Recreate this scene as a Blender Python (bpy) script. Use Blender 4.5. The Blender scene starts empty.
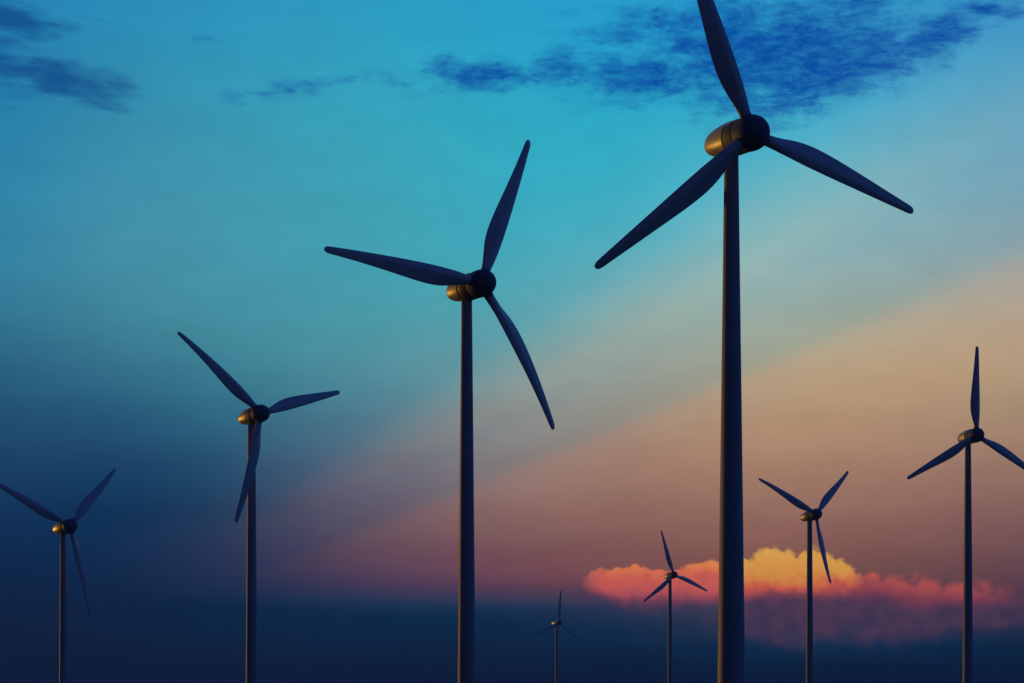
import bpy, bmesh, math, random
from mathutils import Vector, Matrix, noise as mnoise

R0 = 40.0                      # rotor radius in metres
EYE = 1.7                      # camera height over the local ground datum (z = 0 is the eye level)
rad = math.radians
scene = bpy.context.scene

# ------------------------------------------------------------------ camera
cd = bpy.data.cameras.new('camera')
cam = bpy.data.objects.new('camera', cd)
scene.collection.objects.link(cam)
scene.camera = cam
cam.location = (0, 0, 0)
cam.rotation_euler = (rad(90), 0, 0)           # level camera, rising front: towers stay parallel
FPX = 2000.0
cd.sensor_width = 36.0
cd.lens = FPX / 1024.0 * 36.0
HORIZON = 700.0
cd.shift_y = (HORIZON - 341.5) / 1024.0
cd.clip_start = 0.5
cd.clip_end = 60000.0

# ------------------------------------------------------------------ view
scene.view_settings.view_transform = 'Standard'
scene.view_settings.look = 'None'
scene.view_settings.exposure = 0.0
scene.view_settings.gamma = 1.0
scene.view_settings.use_curve_mapping = False

# ------------------------------------------------------------------ sun (low, ahead and to the left, just out of frame)
SUN_AZ, SUN_EL = -50.0, 0.6        # degrees from the view direction (+Y), elevation
sl = bpy.data.lights.new('sun', 'SUN')
sl.energy = 1.1
sl.angle = rad(0.8)
sl.color = (1.0, 0.50, 0.05)
sun = bpy.data.objects.new('sun', sl)
scene.collection.objects.link(sun)
to_sun = Vector((math.sin(rad(SUN_AZ)) * math.cos(rad(SUN_EL)),
                 math.cos(rad(SUN_AZ)) * math.cos(rad(SUN_EL)), math.sin(rad(SUN_EL))))
sun.rotation_euler = to_sun.to_track_quat('Z', 'Y').to_euler()
sun.location = to_sun * 500

# ------------------------------------------------------------------ dusk sky (by direction: azimuth and elevation in milliradian-like units)
def lin(c):
    c /= 255.0
    return c / 12.92 if c <= 0.04045 else ((c + 0.055) / 1.055) ** 2.4
def L3(c):
    return (lin(c[0]), lin(c[1]), lin(c[2]), 1.0)
UN = 2000.0                                    # sky unit: 1/2000 radian
def sx(x):                                     # azimuth of a sight line, in sky units
    return UN * math.atan((x - 512.0) / FPX)
def sy(x, y):                                  # elevation of a sight line, in sky units
    az = math.atan((x - 512.0) / FPX)
    return UN * math.atan((HORIZON - y) / FPX * math.cos(az))

world = bpy.data.worlds.new('World')
scene.world = world
world.use_nodes = True
nt = world.node_tree
nt.nodes.clear()
NN, LK = nt.nodes, nt.links

def put(sock, v):
    if isinstance(v, (int, float)):
        sock.default_value = v
    elif isinstance(v, (tuple, list)):
        sock.default_value = v
    else:
        LK.new(v, sock)
def M(op, a, b=0.0, c=None, clamp=False):
    n = NN.new('ShaderNodeMath'); n.operation = op; n.use_clamp = clamp
    put(n.inputs[0], a); put(n.inputs[1], b)
    if c is not None: put(n.inputs[2], c)
    return n.outputs[0]
def VM(op, a, b=None, scale=None):
    n = NN.new('ShaderNodeVectorMath'); n.operation = op
    put(n.inputs[0], a)
    if b is not None: put(n.inputs[1], b)
    if scale is not None: put(n.inputs['Scale'], scale)
    return n.outputs[0]
def XYZ(x, y, z=0.0):
    n = NN.new('ShaderNodeCombineXYZ'); put(n.inputs[0], x); put(n.inputs[1], y); put(n.inputs[2], z)
    return n.outputs[0]
def ramp(fac, stops, interp='LINEAR'):
    n = NN.new('ShaderNodeValToRGB'); cr = n.color_ramp; cr.interpolation = interp
    while len(cr.elements) > 1: cr.elements.remove(cr.elements[-1])
    for i, (p, c) in enumerate(stops):
        e = cr.elements[0] if i == 0 else cr.elements.new(p)
        e.position = p
        e.color = c if len(c) == 4 else (*c, 1.0)
    put(n.inputs[0], fac)
    return n.outputs[0]
def smooth(v, a, b, lo=0.0, hi=1.0):
    n = NN.new('ShaderNodeMapRange'); n.interpolation_type = 'SMOOTHSTEP'
    put(n.inputs['Value'], v); put(n.inputs['From Min'], a); put(n.inputs['From Max'], b)
    put(n.inputs['To Min'], lo); put(n.inputs['To Max'], hi)
    return n.outputs[0]
def mix(f, a, b, mode='MIX'):
    n = NN.new('ShaderNodeMix'); n.data_type = 'RGBA'; n.blend_type = mode; n.clamp_factor = True
    put(n.inputs[0], f); put(n.inputs[6], a); put(n.inputs[7], b)
    return n.outputs[2]
def noise(vec, scale, detail=6.0, rough=0.55, dist=0.0, typ='FBM', lac=2.0):
    n = NN.new('ShaderNodeTexNoise'); n.noise_dimensions = '3D'; n.noise_type = typ
    put(n.inputs['Vector'], vec); n.inputs['Scale'].default_value = scale
    n.inputs['Detail'].default_value = detail; n.inputs['Roughness'].default_value = rough
    n.inputs['Lacunarity'].default_value = lac; n.inputs['Distortion'].default_value = dist
    return n.outputs['Fac']
def blob(vec, x, y, rx, ry, rot=0.0):
    """1 at the centre of an ellipse on the sky falling linearly to 0 at its rim (rot: degrees, + tips the right end up)"""
    n = NN.new('ShaderNodeMapping'); n.vector_type = 'TEXTURE'
    put(n.inputs['Vector'], vec)
    n.inputs['Location'].default_value = (sx(x), sy(x, y), 0)
    n.inputs['Rotation'].default_value = (0, 0, rad(rot))
    n.inputs['Scale'].default_value = (rx, ry, 1.0)
    g = NN.new('ShaderNodeTexGradient'); g.gradient_type = 'SPHERICAL'
    LK.new(n.outputs[0], g.inputs[0])
    return g.outputs['Fac']
def total(lst, op='ADD'):
    o = lst[0]
    for l in lst[1:]: o = M(op, o, l)
    return o

tc = NN.new('ShaderNodeTexCoord')
dirv = VM('NORMALIZE', tc.outputs['Generated'])
sp = NN.new('ShaderNodeSeparateXYZ'); LK.new(dirv, sp.inputs[0])
dx, dy, dz = sp.outputs
AZ = M('MULTIPLY', M('ARCTAN2', dx, dy), UN)      # 0 = view direction, + to the right
EL = M('MULTIPLY', M('ARCSINE', dz), UN)
P = XYZ(AZ, EL, 0.0)

# base gradient: nine columns of azimuth, colours by elevation
COL = {
 0:    [(0,(36,130,180)),(60,(34,126,176)),(130,(36,128,172)),(200,(44,130,168)),(270,(48,126,160)),(320,(46,114,146)),(360,(40,98,132)),(400,(34,84,120)),(450,(26,68,106)),(500,(18,54,94)),(550,(3,38,77)),(600,(2,30,65)),(640,(2,25,57)),(683,(2,21,53))],
 128:  [(0,(42,140,184)),(60,(48,142,178)),(130,(58,144,174)),(200,(66,146,172)),(270,(68,142,164)),(320,(64,134,154)),(360,(56,118,142)),(400,(42,98,128)),(450,(28,72,108)),(500,(5,51,89)),(550,(2,42,81)),(600,(2,32,68)),(640,(2,27,59)),(683,(2,21,53))],
 256:  [(0,(46,150,190)),(60,(50,153,186)),(130,(58,156,182)),(200,(66,156,178)),(270,(70,152,172)),(320,(70,147,166)),(360,(64,136,156)),(400,(54,118,142)),(450,(42,92,122)),(500,(36,70,102)),(540,(44,58,91)),(575,(36,49,84)),(605,(4,38,73)),(640,(2,31,63)),(683,(2,21,53))],
 384:  [(0,(44,157,194)),(60,(50,161,192)),(130,(56,165,188)),(200,(64,165,184)),(270,(68,161,178)),(320,(76,156,170)),(360,(84,148,160)),(400,(86,134,148)),(450,(98,118,132)),(490,(106,101,117)),(530,(108,88,101)),(575,(86,65,90)),(598,(44,54,86)),(615,(3,40,73)),(640,(2,34,66)),(683,(2,21,53))],
 512:  [(0,(40,160,202)),(60,(42,164,200)),(130,(48,170,196)),(200,(58,172,194)),(260,(70,170,186)),(310,(92,168,178)),(350,(112,162,168)),(400,(134,150,150)),(450,(146,134,130)),(500,(142,114,110)),(540,(124,90,92)),(580,(106,67,84)),(602,(48,54,84)),(618,(4,41,73)),(640,(3,35,66)),(683,(2,21,53))],
 640:  [(0,(38,158,206)),(60,(40,164,204)),(130,(48,172,200)),(190,(62,176,196)),(240,(92,178,190)),(290,(126,176,180)),(340,(148,170,164)),(390,(162,156,142)),(440,(160,136,118)),(490,(148,116,102)),(540,(132,92,86)),(580,(116,76,80)),(602,(60,56,82)),(622,(24,46,78)),(645,(4,36,67)),(683,(2,21,53))],
 768:  [(0,(44,160,206)),(60,(50,168,204)),(110,(62,176,202)),(160,(94,182,198)),(210,(124,184,192)),(260,(144,182,184)),(310,(162,178,166)),(360,(178,168,142)),(410,(176,152,124)),(460,(166,134,110)),(510,(150,112,98)),(550,(134,92,84)),(585,(116,78,76)),(610,(70,60,80)),(640,(26,46,76)),(660,(2,34,65)),(683,(2,21,53))],
 896:  [(0,(58,156,200)),(60,(70,164,202)),(110,(90,172,202)),(160,(112,176,196)),(210,(130,176,186)),(260,(148,174,174)),(310,(168,170,154)),(360,(180,162,134)),(410,(174,148,120)),(460,(162,128,108)),(510,(142,104,94)),(550,(124,86,82)),(585,(106,72,74)),(612,(66,54,76)),(640,(20,44,74)),(660,(2,32,63)),(683,(2,21,53))],
 1024: [(0,(62,150,200)),(60,(82,160,200)),(110,(102,166,196)),(160,(120,168,188)),(210,(136,168,178)),(260,(158,166,164)),(310,(174,164,146)),(360,(176,156,130)),(410,(166,142,118)),(460,(150,122,106)),(510,(130,98,94)),(550,(110,78,84)),(580,(92,62,76)),(605,(74,50,74)),(628,(36,42,72)),(645,(4,34,64)),(683,(2,21,53))],
}
ELMAX = 800.0
def elpos(x, y): return min(max(sy(x, y) / ELMAX, 0.0), 1.0)
acc = None
xs = sorted(COL)
spacing = sx(640) - sx(512)
SPL = []
for i in range(25):                     # quadratic B-spline weight, sampled as a ramp
    d = abs((i / 24.0 - 0.5) * 3.0)
    w = 0.75 - d * d if d < 0.5 else 0.5 * (1.5 - d) ** 2
    SPL.append((i / 24.0, (w, w, w)))
AZC = M('MINIMUM', M('MAXIMUM', AZ, -4 * spacing), 4 * spacing)
ELF = M('DIVIDE', EL, ELMAX, clamp=True)
for k, x in enumerate(xs):
    st = [(elpos(x, y), L3(c)) for y, c in COL[x]][::-1]
    top = COL[x][0][1]
    st.append((min(1.0, st[-1][0] + 0.03), L3(top)))
    col = ramp(ELF, st, 'CARDINAL')
    fac = M('ADD', M('DIVIDE', M('SUBTRACT', AZC, (k - 4) * spacing), 3.0 * spacing), 0.5, clamp=True)
    w = ramp(fac, SPL)
    if k in (0, 8):                      # outermost columns also carry the missing neighbour's weight
        fac2 = M('ADD', M('DIVIDE', M('SUBTRACT', AZC, (k - 4 + (-1 if k == 0 else 1)) * spacing), 3.0 * spacing), 0.5, clamp=True)
        w = VM('ADD', w, ramp(fac2, SPL))
    t = VM('MULTIPLY', col, w)
    acc = t if acc is None else VM('ADD', acc, t)
sky = acc

# broad shafts of twilight fanning out from the lower left
OX, OY = sx(-40), sy(-40, 684)
slope = M('DIVIDE', M('SUBTRACT', EL, OY), M('MAXIMUM', M('SUBTRACT', AZ, OX), 20.0))
shaft = ramp(M('DIVIDE', slope, 1.2, clamp=True),
             [(0.0, (1.03, 0.99, 0.97)), (0.20, (1.05, 0.99, 0.97)), (0.28, (1.10, 0.99, 0.95)), (0.314, (1.09, 0.99, 0.95)), (0.344, (0.84, 0.955, 1.02)),
              (0.40, (0.94, 0.98, 1.01)), (0.445, (1.13, 1.01, 0.96)), (0.485, (1.04, 1.0, 0.99)), (0.54, (0.84, 0.97, 1.02)), (0.68, (0.96, 0.99, 1.0)), (0.85, (1.0, 1.0, 1.0))], 'EASE')
shaft_w = M('MULTIPLY', smooth(AZ, sx(170), sx(330)), smooth(EL, sy(512, 605), sy(512, 560)))
sky = mix(M('MULTIPLY', shaft_w, 1.0), sky, VM('MULTIPLY', sky, shaft))
# uneven edge of the dark bank low over the horizon + faint large-scale variation
var = noise(VM('MULTIPLY', P, (0.0016, 0.006, 1.0)), 1.0, 4.0, 0.5)
sky = VM('MULTIPLY', sky, None, None) if False else VM('SCALE', sky, scale=smooth(var, 0.2, 0.8, 0.965, 1.035))
mott = noise(VM('MULTIPLY', P, (0.014, 0.03, 1.0)), 1.0, 6.0, 0.6)
sky = VM('SCALE', sky, scale=smooth(mott, 0.25, 0.75, 0.965, 1.035))
band = noise(VM('MULTIPLY', P, (0.004, 0.05, 1.0)), 1.0, 3.0, 0.5)
bandw = smooth(EL, sy(512, 560), sy(512, 610))
sky = VM('SCALE', sky, scale=M('ADD', 1.0, M('MULTIPLY', M('MULTIPLY', M('SUBTRACT', band, 0.5), 0.32), bandw)))

# high wisps (dark blue, raked)
warp = NN.new('ShaderNodeTexNoise'); put(warp.inputs['Vector'], P); warp.inputs['Scale'].default_value = 0.012
warp.inputs['Detail'].default_value = 5.0
W = VM('SCALE', VM('SUBTRACT', warp.outputs['Color'], (0.5, 0.5, 0.5)), scale=46.0)
W = VM('MULTIPLY', W, (1.0, 0.45, 0.0))
PW = VM('ADD', P, W)
fine = noise(VM('MULTIPLY', PW, (0.034, 0.088, 1.0)), 1.0, 7.0, 0.70)
mid = noise(VM('MULTIPLY', PW, (0.010, 0.026, 1.0)), 1.0, 6.0, 0.6)
wisps = [ (745, 60, 215, 60, 2, 1.0), (655, 84, 95, 36, -4, .95), (835, 76, 130, 44, 12, 1.15), (790, 50, 110, 44, 0, 1.2), (690, 32, 120, 26, -6, .85),
          (985, 18, 56, 9, -12, .85), (920, 50, 110, 22, 18, .9), (830, 12, 190, 20, 2, .5), (640, 20, 90, 18, 0, .6),
          (480, 80, 120, 22, 4, .66), (410, 88, 110, 10, 3, .40), (560, 76, 90, 22, 0, .60),
          (292, 99, 60, 15, 6, .40), (232, 106, 34, 9, -12, .40), (200, 48, 50, 5, -6, .22), (425, 118, 30, 8, 0, .34) ]
g = total([M('MULTIPLY', blob(PW, x, y - 7, rx * 1.15, ry * 1.3, r), a * 1.35) for x, y, rx, ry, r, a in wisps], 'MAXIMUM')
fn = M('ADD', M('MULTIPLY', fine, 0.48), M('MULTIPLY', mid, 0.52))
dens = smooth(M('ADD', g, M('MULTIPLY', M('SUBTRACT', fn, 0.5), 3.7)), 0.12, 1.22)
dens = M('MULTIPLY', dens, smooth(g, 0.0, 0.35))
fine2 = noise(VM('MULTIPLY', PW, (0.045, 0.13, 1.0)), 1.0, 5.0, 0.7)
dens = M('MULTIPLY', dens, smooth(fine2, 0.25, 0.62, 0.62, 1.0))
sky = mix(M('MULTIPLY', dens, 0.95), sky, L3((4, 72, 162)))
soft = [ (64, 78, 82, 22, -4, 1.0), (112, 84, 50, 12, -10, .7), (12, 18, 50, 18, -8, 1.15), (48, 22, 70, 8, -8, .7), (2, 58, 36, 44, 10, .75),
         (108, 24, 50, 6, -8, .5), (90, 98, 60, 18, -14, .6), (30, 74, 60, 26, 0, .7)]
W2 = VM('SCALE', W, scale=0.45)
PS = VM('ADD', P, W2)
g2 = total([M('MULTIPLY', blob(PS, x, y, rx * 1.15, ry * 1.35, r), a) for x, y, rx, ry, r, a in soft], 'MAXIMUM')
fn2 = noise(VM('MULTIPLY', PW, (0.016, 0.065, 1.0)), 1.0, 8.0, 0.62)
d2 = smooth(M('ADD', g2, M('MULTIPLY', M('SUBTRACT', fn2, 0.5), 1.7)), 0.10, 0.95)
d2 = M('MULTIPLY', d2, smooth(g2, 0.0, 0.3))
sky = mix(M('MULTIPLY', d2, 0.85), sky, L3((14, 74, 138)))

# cumulus bank low on the right, catching the last light
def voro(vec, scale, sm=0.5):
    n = NN.new('ShaderNodeTexVoronoi'); n.feature = 'SMOOTH_F1'; n.voronoi_dimensions = '2D'
    put(n.inputs['Vector'], vec); n.inputs['Scale'].default_value = scale
    n.inputs['Smoothness'].default_value = sm; n.inputs['Detail'].default_value = 0.0
    return n.outputs['Distance']
cw = NN.new('ShaderNodeTexNoise'); put(cw.inputs['Vector'], P); cw.inputs['Scale'].default_value = 0.06
cw.inputs['Detail'].default_value = 3.0
PC = VM('ADD', P, VM('MULTIPLY', VM('SUBTRACT', cw.outputs['Color'], (0.5, 0.5, 0.5)), (15.0, 10.0, 0.0)))
vd = voro(VM('MULTIPLY', PC, (1.0, 1.2, 1.0)), 0.050, 0.12)
puff = M('SUBTRACT', 0.32, M('MULTIPLY', M('MULTIPLY', vd, vd), 1.5))      # + in the middle of each round billow
vd2 = voro(PC, 0.12, 0.12)
puff2 = M('SUBTRACT', 0.32, M('MULTIPLY', M('MULTIPLY', vd2, vd2), 1.5))
fn3 = noise(PC, 0.05, 4.0, 0.5)
PE = VM('SUBTRACT', PC, XYZ(0.0, M('ADD', M('MULTIPLY', puff, 9.0), M('MULTIPLY', puff2, 4.0))))
heads = [ (606, 588, 26, 15), (632, 586, 32, 18), (668, 584, 42, 17), (705, 582, 40, 16), (742, 579, 22, 18),
          (770, 576, 30, 23), (804, 576, 36, 25), (834, 580, 23, 17), (876, 587, 34, 12), (905, 592, 34, 14), (942, 593, 46, 18), (988, 598, 36, 14) ]
heads = [(x, y + (8 if x > 620 else 2), rx, ry + (7.5 if x > 620 else 1.5)) for x, y, rx, ry in heads]
h = total([blob(PE, x, y, rx * 1.2, ry * 1.3) for x, y, rx, ry in heads], 'MAXIMUM')
red_r = smooth(AZ, sx(870), sx(925))
soft_r = smooth(AZ, sx(858), sx(900))
edge = smooth(h, 0.08, M('ADD', 0.24, M('MULTIPLY', soft_r, 0.40)))
bn = M('MULTIPLY', M('ADD', M('SUBTRACT', var, 0.5), M('SUBTRACT', fn3, 0.5)), 14.0)
bottom = smooth(M('ADD', M('ADD', EL, bn), M('SUBTRACT', M('MULTIPLY', red_r, 8.0), smooth(AZ, sx(628), sx(578), 0.0, 15.0))), sy(700, 611), sy(700, 590))
fade_r = smooth(AZ, sx(1024), sx(965))
calpha = M('MULTIPLY', M('MULTIPLY', edge, bottom), M('ADD', 0.30, M('MULTIPLY', fade_r, 0.62)))
calpha = M('MULTIPLY', calpha, smooth(AZ, sx(574), sx(606), 0.2, 1.0))
e0, e1 = sy(760, 620), sy(760, 540)
lump = M('ADD', M('ADD', M('MULTIPLY', puff, 9.0), M('MULTIPLY', puff2, 4.5)), M('MULTIPLY', M('SUBTRACT', fn3, 0.5), 16.0))
lump = M('MULTIPLY', lump, smooth(EL, sy(760, 604), sy(760, 574), 0.35, 1.0))
hh = M('DIVIDE', M('SUBTRACT', M('ADD', EL, lump), e0), e1 - e0, clamp=True)
gold = ramp(hh, [(0.0, L3((70, 52, 84))), (0.20, L3((84, 54, 82))), (0.30, L3((140, 66, 80))), (0.40, L3((206, 90, 72))), (0.50, L3((220, 130, 66))), (0.62, L3((222, 154, 68))), (1.0, L3((230, 172, 80)))])
rose = ramp(hh, [(0.0, L3((60, 50, 86))), (0.12, L3((96, 56, 88))), (0.26, L3((160, 74, 88))), (0.42, L3((200, 88, 84))), (0.56, L3((212, 98, 80))), (0.70, L3((228, 126, 74))), (0.9, L3((234, 150, 76)))])
dusk = ramp(M('ADD', hh, M('MULTIPLY', red_r, 0.12)), [(0.0, L3((62, 46, 76))), (0.18, L3((84, 50, 78))), (0.32, L3((130, 60, 80))), (0.46, L3((166, 74, 78))), (0.60, L3((188, 84, 76))), (0.9, L3((204, 104, 78)))])
ccol = mix(smooth(AZ, sx(722), sx(744)), rose, gold)
ccol = mix(smooth(AZ, sx(846), sx(866)), ccol, dusk)
# violet body under the bank
under = total([blob(PC, 800, 608, 115, 50), blob(PC, 880, 608, 120, 46, -3), blob(PC, 960, 610, 110, 28), blob(PC, 660, 592, 110, 26)], 'MAXIMUM')
ua = smooth(M('ADD', under, M('MULTIPLY', M('SUBTRACT', fn3, 0.5), 0.5)), 0.05, 0.62)
ua = M('MULTIPLY', ua, smooth(EL, sy(800, 566), sy(800, 592)))
sky = mix(M('MULTIPLY', ua, 0.85), sky, mix(smooth(fn3, 0.3, 0.7), L3((62, 49, 78)), L3((82, 54, 81))))
sky = mix(calpha, sky, ccol)

# above the frame: deepening blue; away from the glow: navy night side
up = smooth(EL, sy(512, -40), 2000.0)
sky = mix(up, sky, L3((12, 52, 112)))
away = smooth(M('ABSOLUTE', AZ), 620.0, 1900.0)
elf = M('DIVIDE', M('ABSOLUTE', EL), 3141.6, clamp=True)
left_c = ramp(elf, [(0.0, L3((16, 18, 52))), (0.4, L3((18, 26, 74))), (1.0, L3((12, 40, 100)))])
right_c = ramp(elf, [(0.0, L3((38, 88, 170))), (0.4, L3((34, 76, 154))), (1.0, L3((12, 40, 100)))])
back_c = ramp(elf, [(0.0, L3((46, 52, 98))), (0.25, L3((36, 48, 100))), (1.0, L3((12, 40, 100)))])
night = mix(smooth(AZ, -600.0, 600.0), left_c, right_c)
night = mix(smooth(M('ABSOLUTE', AZ), 3600.0, 5600.0), night, back_c)
sky = mix(away, sky, night)
below = smooth(EL, 0.0, -60.0)
sky = mix(below, sky, L3((8, 14, 34)))

nish = NN.new('ShaderNodeTexSky'); nish.sky_type = 'NISHITA'; nish.sun_disc = False
nish.sun_elevation = rad(SUN_EL); nish.sun_rotation = rad(SUN_AZ)
nish.air_density = 1.0; nish.dust_density = 1.0; nish.ozone_density = 3.0
hs = NN.new('ShaderNodeHueSaturation'); hs.inputs['Saturation'].default_value = 1.0; LK.new(sky, hs.inputs['Color'])
bg1 = NN.new('ShaderNodeBackground'); LK.new(hs.outputs[0], bg1.inputs[0]); bg1.inputs[1].default_value = 1.0
bg2 = NN.new('ShaderNodeBackground'); LK.new(nish.outputs[0], bg2.inputs[0]); bg2.inputs[1].default_value = 0.002
ad = NN.new('ShaderNodeAddShader'); LK.new(bg1.outputs[0], ad.inputs[0]); LK.new(bg2.outputs[0], ad.inputs[1])
wo = NN.new('ShaderNodeOutputWorld'); LK.new(ad.outputs[0], wo.inputs[0])
world.cycles.sampling_method = 'MANUAL'
world.cycles.sample_map_resolution = 1024

# ------------------------------------------------------------------ materials
def material(name, base, rough, nscale, var_amt, metallic=0.0, bump=0.0, coat=0.0, spec=0.5, streak=(1, 1, 1)):
    m = bpy.data.materials.new(name); m.use_nodes = True
    t = m.node_tree; n = t.nodes; n.clear()
    out = n.new('ShaderNodeOutputMaterial'); b = n.new('ShaderNodeBsdfPrincipled')
    t.links.new(b.outputs[0], out.inputs[0])
    c = n.new('ShaderNodeTexCoord'); mp = n.new('ShaderNodeMapping')
    mp.inputs['Scale'].default_value = streak
    t.links.new(c.outputs['Object'], mp.inputs[0])
    nz = n.new('ShaderNodeTexNoise'); nz.inputs['Scale'].default_value = nscale
    nz.inputs['Detail'].default_value = 8.0; nz.inputs['Roughness'].default_value = 0.6
    t.links.new(mp.outputs[0], nz.inputs['Vector'])
    r = n.new('ShaderNodeValToRGB')
    r.color_ramp.elements[0].position = 0.3; r.color_ramp.elements[1].position = 0.7
    r.color_ramp.elements[0].color = (*[x * (1 - var_amt) for x in base], 1)
    r.color_ramp.elements[1].color = (*[min(1, x * (1 + var_amt)) for x in base], 1)
    t.links.new(nz.outputs['Fac'], r.inputs[0]); t.links.new(r.outputs[0], b.inputs['Base Color'])
    mr = n.new('ShaderNodeMapRange'); mr.inputs['To Min'].default_value = rough - 0.07; mr.inputs['To Max'].default_value = rough + 0.07
    t.links.new(nz.outputs['Fac'], mr.inputs['Value']); t.links.new(mr.outputs[0], b.inputs['Roughness'])
    b.inputs['Metallic'].default_value = metallic
    b.inputs['Specular IOR Level'].default_value = spec
    if coat: b.inputs['Coat Weight'].default_value = coat; b.inputs['Coat Roughness'].default_value = 0.2
    if bump:
        bp = n.new('ShaderNodeBump'); bp.inputs['Strength'].default_value = bump; bp.inputs['Distance'].default_value = 0.05
        t.links.new(nz.outputs['Fac'], bp.inputs['Height']); t.links.new(bp.outputs[0], b.inputs['Normal'])
    return m
paint_tower = material('tower_paint', (0.24, 0.24, 0.26), 0.60, 0.35, 0.10, spec=0.3, streak=(1, 1, 0.12))
paint_blade = material('blade_gelcoat', (0.38, 0.38, 0.39), 0.38, 0.5, 0.08)
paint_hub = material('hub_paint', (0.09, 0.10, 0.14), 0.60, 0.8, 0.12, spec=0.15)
paint_nacelle = material('nacelle_paint', (0.44, 0.38, 0.26), 0.42, 0.6, 0.10, metallic=0.1)
dark_seal = material('dark_rubber_seal', (0.04, 0.04, 0.045), 0.6, 2.0, 0.2)
grass = material('dusk_pasture', (0.045, 0.06, 0.025), 0.9, 0.02, 0.45, bump=0.3)

# ------------------------------------------------------------------ helpers
def link_mesh(name, bm, mat, parent=None, smooth_=True):
    me = bpy.data.meshes.new(name)
    bmesh.ops.recalc_face_normals(bm, faces=bm.faces[:])
    bm.to_mesh(me); bm.free()
    if smooth_:
        for p in me.polygons: p.use_smooth = True
    me.materials.append(mat)
    o = bpy.data.objects.new(name, me)
    scene.collection.objects.link(o)
    if parent: o.parent = parent
    return o
def loft(bm, rings, cap=True):
    vr = [[bm.verts.new(p) for p in ring] for ring in rings]
    n = len(vr[0])
    for a, b in zip(vr, vr[1:]):
        for i in range(n):
            bm.faces.new((a[i], a[(i + 1) % n], b[(i + 1) % n], b[i]))
    if cap:
        bm.faces.new(vr[0]); bm.faces.new(vr[-1])
def lathe(bm, prof, ax, c, e1, e2, n=64, rs=1.0):
    """prof: (distance along ax, radius); e1, e2 span the cross-section"""
    rings = []
    for d, r in prof:
        ring = []
        for i in range(n):
            a = 2 * math.pi * i / n
            ca, sa = math.cos(a), math.sin(a)
            ring.append(c + ax * d + (e1 * (r * ca) + e2 * (r * sa)) * rs)
        rings.append(ring)
    loft(bm, rings)

# ------------------------------------------------------------------ the turbines
H_T = 2.95
SPEC = [
 # hub (in rotor radii), yaw, tilt, (blade angle, deflection at the tip), tower base / top radius, overhang, nacelle length, label
 ((1.134, 9.486, 2.689), 24.0, -4.5, [(-137.3, -0.12), (-15.2, -0.05), (113.4, -0.05)], 0.071, 0.034, 0.185, 1.0,
  'tallest and nearest dark wind turbine, its top blade cut off by the upper edge'),
 ((-0.178, 11.511, 2.398), 38.1, 2.5, [(65.3, -0.047), (175.4, -0.098), (309.8, -0.155)], 0.058, 0.031, 0.138, 0.72,
  'second largest wind turbine, left of centre, one blade pointing almost level to the left'),
 ((-2.256, 17.937, 2.570), 39.2, 3.8, [(136.6, -0.16), (257.2, -0.12), (18.1, -0.122)], 0.056, 0.034, 0.15, 0.82,
  'mid sized wind turbine whose lower blade crosses its own tower'),
 ((-4.872, 22.044, 1.920), 41.6, 5.0, [(45.9, -0.152), (152.0, -0.12), (283.4, -0.05)], 0.052, 0.032, 0.15, 0.82,
  'dim wind turbine at the far left, low against dark blue sky'),
 ((5.287, 22.769, 3.016), 15.2, 0.0, [(89.5, 0.0), (211.1, 0.007), (330.8, -0.03)], 0.062, 0.034, 0.20, 1.0,
  'wind turbine at the far right with one blade pointing straight up'),
 ((4.244, 27.941, 2.596), 32.7, 7.0, [(42.0, -0.077), (151.6, -0.12), (273.6, 0.12)], 0.056, 0.035, 0.13, 0.72,
  'small wind turbine standing in front of the golden part of the cloud'),
 ((3.533, 43.695, 2.733), 31.0, 6.0, [(104.0, -0.03), (216.6, -0.049), (341.7, -0.094)], 0.058, 0.036, 0.14, 0.78,
  'small distant wind turbine in front of the pink part of the cloud'),
 ((1.458, 61.781, 2.391), 31.5, 4.0, [(82.9, -0.027), (203.7, -0.05), (323.7, -0.05)], 0.058, 0.036, 0.14, 1.0,
  'tiniest and farthest wind turbine, faint in the dark blue band near the bottom centre'),
]
BASES = []
def tab(t, x):
    for (a, va), (b, vb) in zip(t, t[1:]):
        if x <= b:
            f = (x - a) / (b - a); f = max(0.0, f)
            return va + (vb - va) * f
    return t[-1][1]
def cat(t, x):                                   # smooth (Catmull-Rom) table lookup
    xs_ = [p[0] for p in t]; ys_ = [p[1] for p in t]
    for i in range(len(t) - 1):
        if x <= xs_[i + 1] or i == len(t) - 2:
            h_ = xs_[i + 1] - xs_[i]; f = min(max((x - xs_[i]) / h_, 0), 1)
            def sl_(j):
                a, b = max(j - 1, 0), min(j + 1, len(t) - 1)
                return (ys_[b] - ys_[a]) / (xs_[b] - xs_[a])
            m0, m1 = sl_(i) * h_, sl_(i + 1) * h_
            return ((2*f**3 - 3*f**2 + 1) * ys_[i] + (f**3 - 2*f**2 + f) * m0 + (-2*f**3 + 3*f**2) * ys_[i+1] + (f**3 - f**2) * m1)
CH = [(0.03, .052), (.08, .054), (.12, .062), (.18, .082), (.25, .101), (.32, .110), (.40, .109), (.50, .100), (.65, .081), (.80, .062), (.93, .046), (.975, .040), (.99, .032), (1.0, .014)]
TH = [(0.03, 1.0), (.08, 1.0), (.13, .78), (.20, .54), (.30, .40), (.50, .34), (1.0, .30)]
LE = [(0.03, .5), (.08, .5), (.15, .44), (.25, .36), (.40, .34), (.70, .40), (1.0, .50)]   # share of the chord ahead of the pitch axis
TW = [(0.03, 20.), (.2, 16.), (.4, 9.), (.7, 3.), (1.0, 0.)]
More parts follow.
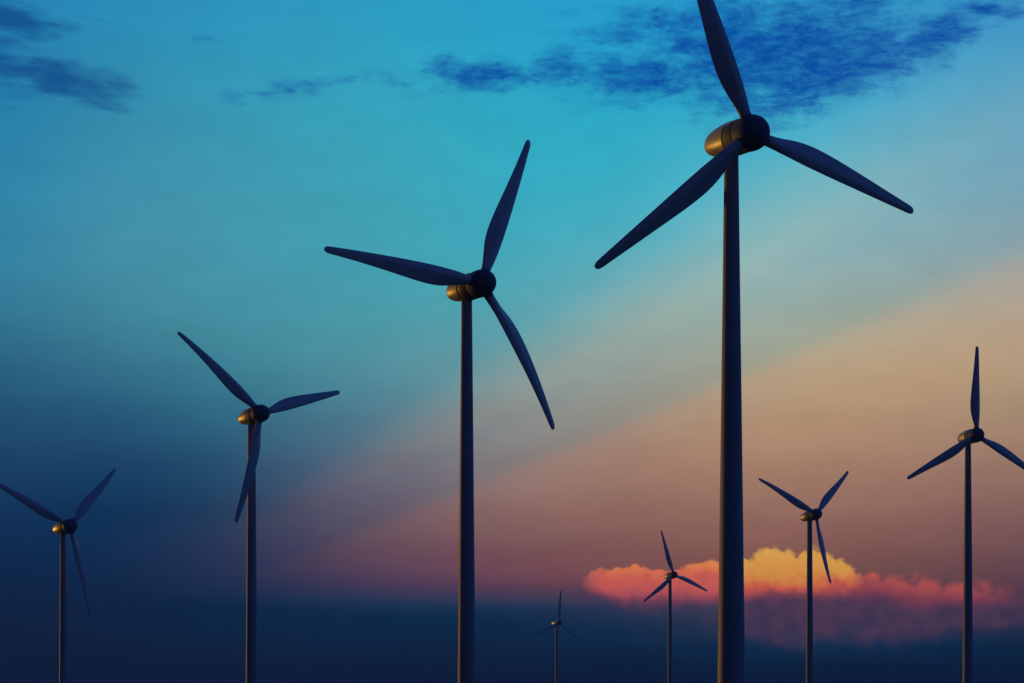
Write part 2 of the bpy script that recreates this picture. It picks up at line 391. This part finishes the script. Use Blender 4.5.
def blade_bm(hub, nn, d, t, c):
    """hub centre, rotor axis, spanwise direction, trailing-side direction, tip deflection along the axis"""
    bm = bmesh.new(); rings = []
    NS, NC = 56, 36
    for i in range(NS + 1):
        f = i / NS
        r = 0.03 + 0.97 * (f if f < 0.9 else 0.9 + (1 - (1 - (f - 0.9) / 0.1) ** 2) * 0.1)
        ch, th, le, tw = cat(CH, r), cat(TH, r), cat(LE, r), rad(cat(TW, r))
        k = min(1.0, max(0.0, (r - 0.09) / 0.14)); k = k * k * (3 - 2 * k)
        ctr = hub + d * (1.012 * r * math.sqrt(1 - c * c) * R0) + nn * (c * r * r * R0)
        cdir = t * math.cos(tw) - nn * math.sin(tw)
        tdir = nn * math.cos(tw) + t * math.sin(tw)
        ring = []
        for j in range(NC):
            a = 2 * math.pi * j / NC
            u = 0.5 - 0.5 * math.cos(a)                    # 0 leading .. 1 trailing
            yc = 0.5 * math.sin(a)                         # circle section
            s = 1 if math.sin(a) >= 0 else -1
            ya = s * 2.5 * (0.2969 * math.sqrt(u) - 0.1260 * u - 0.3516 * u * u + 0.2843 * u ** 3 - 0.1036 * u ** 4) * (1.12 if s > 0 else 0.88)
            ridge = (u / 0.34) if u < 0.34 else (1 - u) / 0.66
            if s > 0: ya = 0.45 * ya + 0.62 * 0.5 * ridge ** 0.85
            yy = (yc * (1 - k) + ya * k) * th
            ring.append(ctr + cdir * ((u - le) * ch * R0) + tdir * (yy * ch * R0))
        rings.append(ring)
    loft(bm, rings)
    return bm
def turbine(hub, yaw, tilt, blades, rb, rt, over, nlen, label):
    fat = 1.0 if nlen >= 1.0 else 0.93
    hubw = Vector(hub) * R0
    y, ti = rad(yaw), rad(tilt)
    nn = Vector((math.sin(y) * math.cos(ti), -math.cos(y) * math.cos(ti), math.sin(ti)))
    u = Vector((math.cos(y), math.sin(y), 0)); v = u.cross(nn)
    if v.z < 0: v = -v
    axis = hubw - nn * (over * R0)                       # tower axis passes here
    base = Vector((axis.x, axis.y, hubw.z - H_T * R0))
    BASES.append(base.copy())
    root = bpy.data.objects.new('wind_turbine', None)
    root.empty_display_size = 4.0
    scene.collection.objects.link(root)
    root.location = base
    root['label'] = label; root['category'] = 'wind turbine'; root['group'] = 'wind turbines standing against the dusk sky'
    hl, al = hubw - base, axis - base
    X, Y, Z = Vector((1, 0, 0)), Vector((0, 1, 0)), Vector((0, 0, 1))
    # tower: slightly flared tube of rolled sections with hair-line flanges
    bm = bmesh.new()
    top = al.z - 0.062 * R0
    prof = [(-1.2, rb * R0 * 1.003)] + [(top * k_ / 24, (rb + (rt - rb) * k_ / 24) * R0) for k_ in range(25)]
    lathe(bm, prof, Z, Vector((0, 0, 0)), X, Y, 72)
    tw_ = link_mesh('tower', bm, paint_tower, root)
    # yaw bearing collar between tower and nacelle
    bm = bmesh.new()
    lathe(bm, [(top - 0.5, rt * R0 * 1.02 + 0.02), (top - 0.45, rt * R0 * 1.08), (top + 0.9, rt * R0 * 1.08), (top + 1.0, rt * R0 * 1.0)], Z, Vector((0, 0, 0)), X, Y, 64)
    link_mesh('yaw_bearing', bm, paint_tower, root)
    # nacelle: long egg, fullest at the front, drawn up to a blunt rounded tail
    bm = bmesh.new(); rings = []
    N0 = [(-0.050, .073), (-0.062, .076), (-0.10, .079), (-0.16, .080), (-0.22, .077), (-0.28, .070), (-0.33, .061), (-0.365, .050), (-0.388, .038), (-0.402, .022), (-0.407, .006)]
    for d_, r_ in N0:
        ring = []
        for i in range(64):
            a = 2 * math.pi * i / 64
            ca, sa = math.cos(a), math.sin(a)
            e = 0.88                                           # slightly squared section
            px_ = math.copysign(abs(ca) ** e, ca) * r_ * 0.93 * fat; pz_ = fat * math.copysign(abs(sa) ** e, sa) * r_
            ring.append(hl + (nn * (-0.05 + (d_ + 0.05) * nlen) + u * px_ + v * (pz_ + 0.004)) * R0)
        rings.append(ring)
    loft(bm, rings)
    nac = link_mesh('nacelle', bm, paint_nacelle, root)
    # shade behind the hub put in as a dark sleeve, then the joint band
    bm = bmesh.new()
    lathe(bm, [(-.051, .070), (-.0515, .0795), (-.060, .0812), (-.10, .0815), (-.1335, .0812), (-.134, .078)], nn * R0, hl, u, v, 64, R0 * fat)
    link_mesh('nacelle_shade_sleeve', bm, paint_hub, root)
    bm = bmesh.new()
    lathe(bm, [(-.148, .0760), (-.1475, .0818), (-.1345, .0818), (-.1342, .0760)], nn * R0, hl, u, v, 64, R0 * fat)
    link_mesh('joint_band', bm, dark_seal, nac)
    # spinner
    bm = bmesh.new()
    S0 = [(-.050, .0785), (-.0495, .0808), (-.040, .0822), (-.022, .0840), (.005, .0845), (.029, .0815), (.050, .0745), (.069, .063), (.084, .047), (.093, .029), (.096, .010)]
    lathe(bm, S0, nn * R0, hl, u, v, 72, R0 * fat)
    hb = link_mesh('hub', bm, paint_hub, root)
    for ang, c in blades:
        a = rad(ang)
        d = (u * math.cos(a) + v * math.sin(a)).normalized()
        t = (-u * math.sin(a) + v * math.cos(a)).normalized()    # counter-clockwise seen from the front: trailing side
        b = link_mesh('blade', blade_bm(hl, nn, d, t, c), paint_blade, root)
        bm = bmesh.new()
        lathe(bm, [(.070, .0262), (.071, .0285), (.0875, .0285), (.0885, .0262)], d * R0, hl, t, nn, 40, R0)
        link_mesh('root_collar', bm, paint_hub, b)
    return root
for s in SPEC: turbine(*s)

# ------------------------------------------------------------------ ground: one rolling sheet out past the horizon
def ground_z(x, y):
    g0, wsum = -9.0 * 0.02, 0.02
    # the viewer stands on the sheet too
    pts = [(0.0, 0.0, -EYE, 120.0)] + [(b.x, b.y, b.z, 150.0) for b in BASES]
    for px_, py_, pz_, s_ in pts:
        w = math.exp(-((x - px_) ** 2 + (y - py_) ** 2) / (2 * s_ * s_))
        g0 += w * pz_; wsum += w
    z = g0 / wsum
    far = min(1.0, math.hypot(x, y) / 6000.0)
    return z - 12.0 * far + 0.6 * mnoise.noise(Vector((x * 0.006, y * 0.006, 0)))
bm = bmesh.new()
coords = sorted({round(s * (26 * k + 0.30 * k ** 3), 1) for k in range(0, 52) for s in (-1, 1)})
gv = [[bm.verts.new((x, y, ground_z(x, y))) for x in coords] for y in coords]
for j in range(len(coords) - 1):
    for i in range(len(coords) - 1):
        bm.faces.new((gv[j][i], gv[j][i + 1], gv[j + 1][i + 1], gv[j + 1][i]))
gd = link_mesh('ground', bm, grass)
gd['kind'] = 'structure'

# ------------------------------------------------------------------ thin evening air
hm = bpy.data.materials.new('evening_air'); hm.use_nodes = True
ht = hm.node_tree; ht.nodes.clear()
ho = ht.nodes.new('ShaderNodeOutputMaterial'); hv = ht.nodes.new('ShaderNodeVolumePrincipled')
hv.inputs['Color'].default_value = (0.30, 0.58, 0.90, 1.0)
hv.inputs['Density'].default_value = 0.00004
hv.inputs['Anisotropy'].default_value = 0.0
ht.links.new(hv.outputs[0], ho.inputs['Volume'])
bm = bmesh.new()
hx, hy0, hy1, hz0, hz1 = 2600.0, -600.0, 3000.0, -80.0, 200.0
bmesh.ops.create_cube(bm, size=1.0)
for v_ in bm.verts:
    v_.co = Vector((v_.co.x * 2 * hx, hy0 if v_.co.y < 0 else hy1, hz0 if v_.co.z < 0 else hz1))
hz = link_mesh('haze', bm, hm, smooth_=False)
hz['kind'] = 'stuff'
